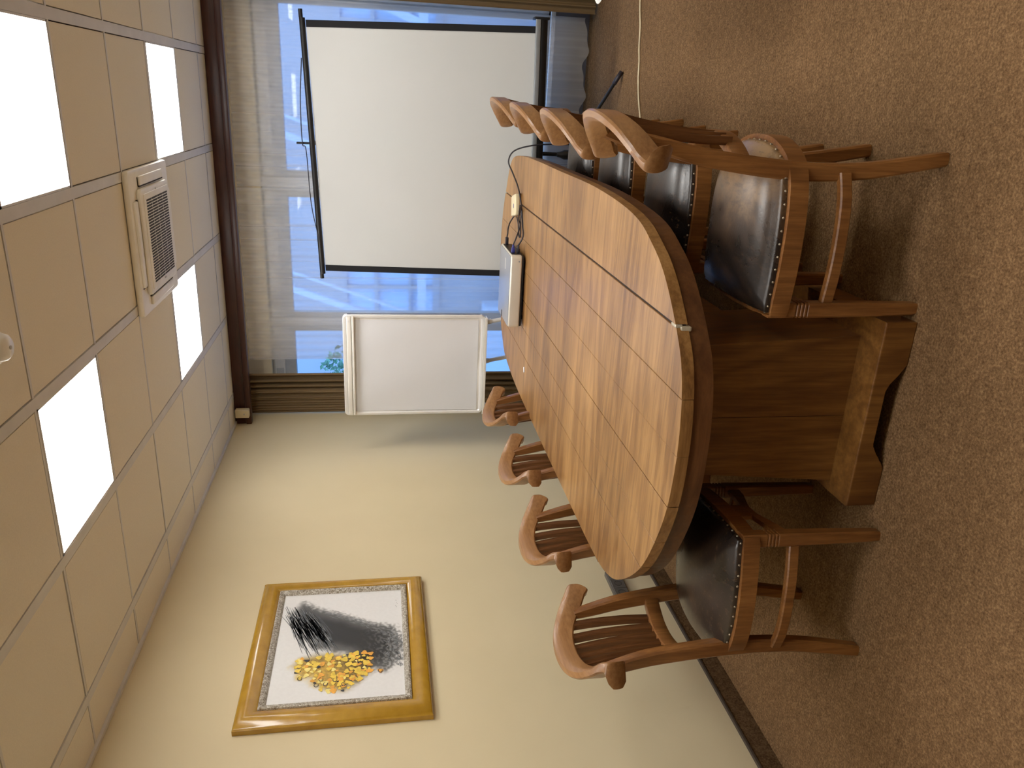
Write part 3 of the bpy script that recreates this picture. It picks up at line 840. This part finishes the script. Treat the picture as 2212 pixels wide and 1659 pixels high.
def paint(y, z):
    col = Vector((.90, .90, .90))
    n1 = mn.noise(Vector((y*16, z*16, 3))); n2 = mn.noise(Vector((y*60+z*40, z*60-y*40, 5)))
    p = (y + .012*n1, z + .012*n2)
    d = pdist(p, SH) * (1 if inpoly(p, SH) else -1)
    # ragged, lighter towards the far lower right rim
    den = smoothstep(-.02, .03, d + .016*n2 + .01*n1)
    rim = smoothstep(1.72, 1.50, z)
    den *= lerp(1, .55 + .45*(1 if n2 > -.12 else .1), rim)
    den *= lerp(.72, 1, smoothstep(.02, .09, d))
    col = col.lerp(Vector((.135, .135, .132)), .97*den)
    d2 = pdist(p, FL) * (1 if inpoly(p, FL) else -1)
    f2 = smoothstep(-.025, .04, d2 + .02*n1)
    yl = Vector((.80, .62, .16)).lerp(Vector((.24, .17, .03)), smoothstep(1.86, 1.66, z)*.7 + .25*(n2 > 0) + .3*smoothstep(-.28, -.17, y))
    col = col.lerp(yl, .85*f2)
    return (col.x, col.y, col.z, 1)
cols = {}
for j in range(NZ+1):
    for i in range(NY+1): cols[V[j][i]] = paint(lerp(CY0, CY1, i/NY), lerp(CZ0, CZ1, j/NZ))
for j in range(NZ):
    for i in range(NY):
        f = bm.faces.new((V[j][i], V[j][i+1], V[j+1][i+1], V[j+1][i]))
        for lp in f.loops: lp[cl_] = cols[lp.vert]
canvas = obj('canvas', bm, M['canvas'], t)
def stroke(bm, pts, w, x):
    pts = [Vector((x, p[0], p[1])) - OFF for p in pts]; n_ = len(pts); prev = None
    for i, p in enumerate(pts):
        tv = (pts[min(i+1, n_-1)] - pts[max(i-1, 0)]); nn = Vector((0, -tv.z, tv.y)).normalized()
        ww = w*(.35 + .65*math.sin(PI*(i+.6)/(n_+.2)))
        cur = (bm.verts.new(p+nn*ww), bm.verts.new(p-nn*ww))
        if prev: bm.faces.new((prev[0], prev[1], cur[1], cur[0]))
        prev = cur
rs = random.Random(21)
bm = B(); bm2 = B()
for k in range(115):
    a = rs.random(); s0 = Vector((lerp(.155, .262, rs.random()), lerp(2.085, 1.97, a)+rs.uniform(-.015, .015)))
    e0 = Vector((lerp(-.17, -.06, rs.random()), lerp(1.955, 1.80, a)+rs.uniform(-.02, .02)))
    s0 = s0.lerp(e0, rs.uniform(0, .45)); e0 = s0.lerp(e0, rs.uniform(.5, 1.2)); m_ = s0.lerp(e0, .5) + Vector((rs.uniform(-.012, .012), rs.uniform(-.012, .012)))
    pts = catmull([(s0.x, s0.y, 0), (m_.x, m_.y, 0), (e0.x, e0.y, 0)], 4)
    stroke(bm if rs.random() < .72 else bm2, [(p.x, p.y) for p in pts], rs.uniform(.0008, .0026), .0152)
for k in range(70):   # fine hatching at the rim of the grey wash
    a = rs.random(); y = lerp(.16, -.05, a) + rs.uniform(-.03, .02); z = lerp(1.86, 1.52, a) + rs.uniform(-.02, .02)
    dy, dz = rs.uniform(.01, .035), rs.uniform(-.05, -.015)
    if z+dz < CZ0+.01: continue
    stroke(bm2, [(y, z), (y-dy*.5, z+dz*.6), (y-dy*.6, z+dz)], rs.uniform(.0006, .0016), .015)
for k in range(90):
    y = lerp(-.05, -.27, rs.random()); z = lerp(1.50, 1.575, rs.random()**1.5)
    pts = [(y, z), (y+rs.uniform(-.012, .012), z+rs.uniform(-.012, .012)), (y+rs.uniform(-.02, .02), z+rs.uniform(-.02, .02))]
    stroke(bm2, pts, rs.uniform(.001, .003), .015)
obj('painted_stems', bm, M['ink'], canvas); obj('painted_wash_strokes', bm2, M['ink_light'], canvas)
kinds = {'yellow': B(), 'orange': B(), 'lemon': B(), 'ink_black': B()}
def blob(bm, y, z, r, x, n_=11):
    ph = rs.uniform(0, 6); c_ = bm.verts.new(Vector((x, y, z)) - OFF); el = rs.uniform(.7, 1.0); ro = rs.uniform(0, 3)
    vs = []
    for i in range(n_):
        a = 2*PI*i/n_; rr = r*(1+.22*math.sin(3*a+ph)); yy, zz_ = rr*math.cos(a), rr*el*math.sin(a)
        vs.append(bm.verts.new(Vector((x, y+yy*math.cos(ro)-zz_*math.sin(ro), z+yy*math.sin(ro)+zz_*math.cos(ro))) - OFF))
    for i in range(n_): bm.faces.new((c_, vs[i], vs[(i+1) % n_]))
cnt = 0
while cnt < 150:
    y, z = rs.uniform(-.42, -.14), rs.uniform(1.62, 2.0)
    if not inpoly((y, z), FL): continue
    left = smoothstep(1.7, 1.98, z)
    kd = rs.choices(['yellow', 'orange', 'lemon', 'ink_black'], [5, 1.2+2.4*(1-left), .6+3.2*left, 1.0])[0]
    blob(kinds[kd], y, z, rs.uniform(.007, .017) if kd != 'ink_black' else rs.uniform(.004, .011), .0155+.00001*cnt + (.0004 if kd == 'yellow' else 0)); cnt += 1
for (y, z) in ((-.30, 1.60), (-.255, 1.648), (-.18, 1.645), (-.19, 1.735), (-.20, 1.79), (-.185, 1.835), (-.315, 1.955)):
    blob(kinds['orange' if z < 1.66 else 'yellow'], y, z, .014, .0170)
for (y, z) in ((-.315, 1.955), (-.33, 1.862), (-.365, 1.88), (-.362, 1.84), (-.37, 1.76), (-.30, 1.60), (-.34, 1.80)):
    R2 = .0115; pts = [(y+R2*math.cos(a*.6), z+R2*.8*math.sin(a*.6)) for a in range(0, 10)]
    stroke(kinds['ink_black'], pts, .0018, .0176)
for (y, z, dy, dz) in ((.225, 1.517, -.012, .004), (.205, 1.514, -.018, -.004), (.18, 1.518, -.02, .002)):
    stroke(kinds['ink_black'], [(y, z), (y+dy*.4, z+.005), (y+dy*.7, z-.002), (y+dy, z+dz)], .0006, .0152)
for kd, b_ in kinds.items(): obj({'yellow': 'painted_yellow_blossoms', 'orange': 'painted_orange_blossoms', 'lemon': 'painted_pale_petals', 'ink_black': 'painted_ink_marks'}[kd], b_, M[kd], canvas)

# ------------------------------------------------------------------ wall sockets
def sockets(y0, n_, label):
    t = thing('socket_strip', label, 'wall socket', (0, y0, .277), 0, 'grey wall socket strips')
    w_ = .078; L = n_*w_+.008
    bm = B(); box(bm, .0005, .030, 0, L, 0, .083, .004, 2); hs = obj('socket_housing', bm, M['socket'], t, True, 40)
    for i in range(n_):
        yc = .004+w_*(i+.5)
        bm = B(); box(bm, .030, .034, yc-w_/2+.002, yc+w_/2-.002, .004, .079, .002, 1); pl = obj('socket_plate', bm, M['socket'], t, True, 40)
        Mr = Matrix.Translation((.0345, yc, .0415)) @ Matrix.Rotation(PI/2, 4, 'Y')
        bm = B(); lathe(bm, [(.0215, -.0005), (.0215, .0006), (.0185, .0006), (.016, -.004), (.001, -.0042)], 20, Mr); obj('socket_recess', bm, M['socket_hole'], pl, True, 40)
sockets(.108, 3, 'grey triple wall socket strip just behind the first chair at the painted wall')
sockets(.485, 3, 'grey wall socket strip mostly hidden behind the table corner, farther from the picture')

# ------------------------------------------------------------------ projector and cables
t = thing('projector', 'silver and white projector on the conference table', 'projector', (1.443, 1.29, TZ), 0)
w_, d_ = .212, .198
bm = B(); prism(bm, rrect(2*w_, 2*d_, .02, 4), .022, .088, None, .010, 3); obj('body', bm, M['silver_plastic'], t, True, 40)
bm = B(); prism(bm, rrect(2*w_-.012, 2*d_-.02, .016, 3), .0872, .091, None, .002, 2); tp = obj('top_cover', bm, M['projector_top'], t, True, 40)
bm = B(); box(bm, .10, .165, -.03, -.018, .0908, .0916); obj('top_label', bm, M['white_frame'], tp)
bm = B(); box(bm, -.205, -.165, .02, .05, .0895, .0915); obj('badge', bm, M['vent_dark'], tp)
bm = B(); box(bm, -.205, .205, -.19, .19, .010, .024, .004); obj('base', bm, M['black'], t, True, 40)
bm = B(); prism(bm, circle(.0045, 14), 0, .0012, Matrix.Translation((.178, -.1985, .040)) @ Matrix.Rotation(PI/2, 4, 'X')); obj('power_button', bm, M['grey_alu'], t)
bm = B(); box(bm, w_-.003, w_+.0012, -.165, .165, .026, .080, .001); pn = obj('connector_panel', bm, M['black'], t)
for (y, z, m_) in ((-.10, .062, 'vga_blue'), (-.12, .036, 'cable_black'), (.15, .060, 'cable_black')):
    bm = B(); box(bm, w_-.002, w_+(.028 if y < 0 else .044), y-.013, y+.013, z-.009, z+.009, .003); tube(bm, [(w_+.026, y, z), (w_+.045, y, z)], .006, 8); obj('plug', bm, M[m_], pn, True, 40)
for sx in (-.16, .16):
    for sy in (-.15, .15):
        bm = B(); lathe(bm, [(.012, 0), (.014, .003), (.011, .012)], 12, Matrix.Translation((sx, sy, 0))); obj('foot', bm, M['cable_black'], t, True)
def cable(name, pts, r, mat, label, group=None):
    bm = B(); tube(bm, catmull(pts, 10), r, 8); o = obj(name, bm, mat, None, True); return tag(o, label, 'cable', group)
PX = 1.443+w_+.045; z_ = TZ
cable('video_cable', [(PX, 1.19, z_+.062), (PX+.04, 1.20, z_+.045), (PX+.10, 1.24, z_+.02), (1.84, 1.235, z_+.03), (1.905, 1.19, z_+.035), (1.925, 1.16, z_+.04), (1.915, 1.20, z_+.03), (1.885, 1.28, z_+.012), (1.868, 1.345, z_+.012)], .0042, M['cable_black'], 'black video cable with blue plug looping from the projector to the cream box')
cable('power_cable', [(PX, 1.17, z_+.036), (PX+.05, 1.17, z_+.012), (1.80, 1.22, z_+.008), (1.88, 1.27, z_+.008), (1.955, 1.33, z_+.012), (2.01, 1.42, z_+.015), (2.07, 1.52, z_+.03), (2.13, 1.60, z_+.045), (2.19, 1.60, z_+.015), (2.225, 1.58, z_-.08), (2.24, 1.57, z_-.22), (2.24, 1.62, .2), (2.22, 1.66, .02)], .0045, M['cable_black'], 'long black cable arching from the projector over the table edge toward the screen')
cable('adapter_cable', [(PX, 1.44, z_+.060), (PX+.02, 1.445, z_+.056), (1.75, 1.47, z_+.05), (1.78, 1.50, z_+.035), (1.81, 1.49, z_+.02), (1.829, 1.46, z_+.014)], .0042, M['cable_black'], 'short black adapter cable at the back of the projector')
cable('usb_cable', [(1.829, 1.40, z_+.013), (1.79, 1.385, z_+.006), (1.74, 1.36, z_+.005), (1.72, 1.33, z_+.005), (1.735, 1.30, z_+.005), (1.80, 1.305, z_+.006), (1.86, 1.30, z_+.007), (1.875, 1.335, z_+.010)], .0036, M['cable_black'], 'thin black cable coiled on the table between projector and cream box')
t = thing('connection_box', 'small cream table connection box with blue mark', 'connection box', (1.893, 1.42, TZ), math.radians(12))
bm = B(); prism(bm, rrect(.128, .155, .012, 3), 0, .009, None, .002, 2); obj('base_plate', bm, M['table_edge'], t, True, 40)
bm = B(); prism(bm, rrect(.122, .15, .014, 3), .0085, .034, None, .006, 3); obj('case', bm, M['cream_plastic'], t, True, 40)
bm = B(); prism(bm, [(1.4*a, .9*b) for a, b in circle(.010, 14)], .0338, .0346, Matrix.Translation((-.005, -.01, 0))); obj('blue_mark', bm, M['vga_blue'], t)
bm = B(); box(bm, -.02, .012, -.008, .008, 0, .006, .002); o = obj('paper_scrap', bm, M['paper']); o.location = (1.02, .965, TZ+.0005); o.rotation_euler = (0, 0, .5); tag(o, 'tiny white scrap of paper on the table near the flipchart', 'paper scrap')
cable('floor_cable', [(3.30, 1.86, .006), (3.057, 1.81, .006), (2.93, 1.765, .006), (2.82, 1.75, .006), (2.74, 1.722, .006), (2.64, 1.705, .006), (2.52, 1.66, .006), (2.40, 1.585, .006), (2.28, 1.52, .006), (2.05, 1.45, .006), (1.7, 1.40, .006)], .0055, M['cable_cream'], 'thin cream cable lying across the brown carpet')

# ------------------------------------------------------------------ small side table at the photo edge
t = thing('side_table', 'wooden side table just inside the photo edge behind the chairs', 'table', (3.160, .20, 0), math.radians(-6.6))
bm = B(); prism(bm, rrect(.53, .82, .16, 6), .575, .60, None, .006, 2); obj('table_top', bm, M['chair'], t, True, 40)
for sx in (-1, 1):
    for sy in (-1, 1):
        bm = B(); loft(bm, [[Vector((sx*.17+a, sy*.29+b, z)) for a, b in rrect(w2, w2, .004, 1)] for z, w2 in ((0, .028), (.575, .042))]); obj('leg', bm, M['chair'], t)
t = thing('plate', 'white plate on the wooden side table at the photo edge', 'plate', (3.0, .46, .60))
bm = B(); lathe(bm, [(.05, .0), (.055, .004), (.085, .012), (.105, .020), (.107, .022), (.10, .022), (.08, .015), (.05, .008), (.001, .007)], 32); obj('dish', bm, M['white_dish'], t, True, 40)

# ------------------------------------------------------------------ world, camera, view
w = bpy.data.worlds.new('sky'); bpy.context.scene.world = w; w.use_nodes = True
nt = w.node_tree; bg = nt.nodes['Background']
tc = nt.nodes.new('ShaderNodeTexCoord'); sx = nt.nodes.new('ShaderNodeSeparateXYZ'); rp = nt.nodes.new('ShaderNodeValToRGB')
nt.links.new(tc.outputs['Generated'], sx.inputs[0]); nt.links.new(sx.outputs[2], rp.inputs[0])
rp.color_ramp.elements[0].color = (.34, .58, 1.0, 1); rp.color_ramp.elements[1].color = (.26, .52, 1.0, 1)
nt.links.new(rp.outputs[0], bg.inputs[0]); bg.inputs[1].default_value = 3.5

F_PX, PITCH, YAW, ROLL = 1661.0, .1675, -.3602, -.0121
cyw, syw = math.cos(YAW), math.sin(YAW)
f = Vector((syw, cyw, 0)); r = Vector((cyw, -syw, 0)); u = Vector((0, 0, 1))
cp, sp_ = math.cos(PITCH), math.sin(PITCH)
f2 = f*cp - u*sp_; u2 = u*cp + f*sp_
cr_, sr_ = math.cos(ROLL), math.sin(ROLL)
r3 = r*cr_ + u2*sr_; u3 = u2*cr_ - r*sr_
cam = bpy.data.cameras.new('camera'); co = bpy.data.objects.new('camera', cam); link(co)
X, Yv, Zv = -u3, r3, -f2            # the photograph lies on its side: up in the room is left in the picture
co.matrix_world = Matrix(((X.x, Yv.x, Zv.x, 2.486), (X.y, Yv.y, Zv.y, -3.173), (X.z, Yv.z, Zv.z, 1.577), (0, 0, 0, 1)))
cam.sensor_fit = 'HORIZONTAL'; cam.sensor_width = 36; cam.lens = F_PX/2212*36; cam.clip_start = .05
sc = bpy.context.scene; sc.camera = co
sc.view_settings.view_transform = 'Standard'; sc.view_settings.look = 'None'; sc.view_settings.exposure = 0; sc.view_settings.gamma = 1.06
sc.cycles.max_bounces = 10; sc.cycles.diffuse_bounces = 6; sc.cycles.transparent_max_bounces = 16
sc.cycles.use_denoising = True; sc.cycles.sample_clamp_indirect = 6
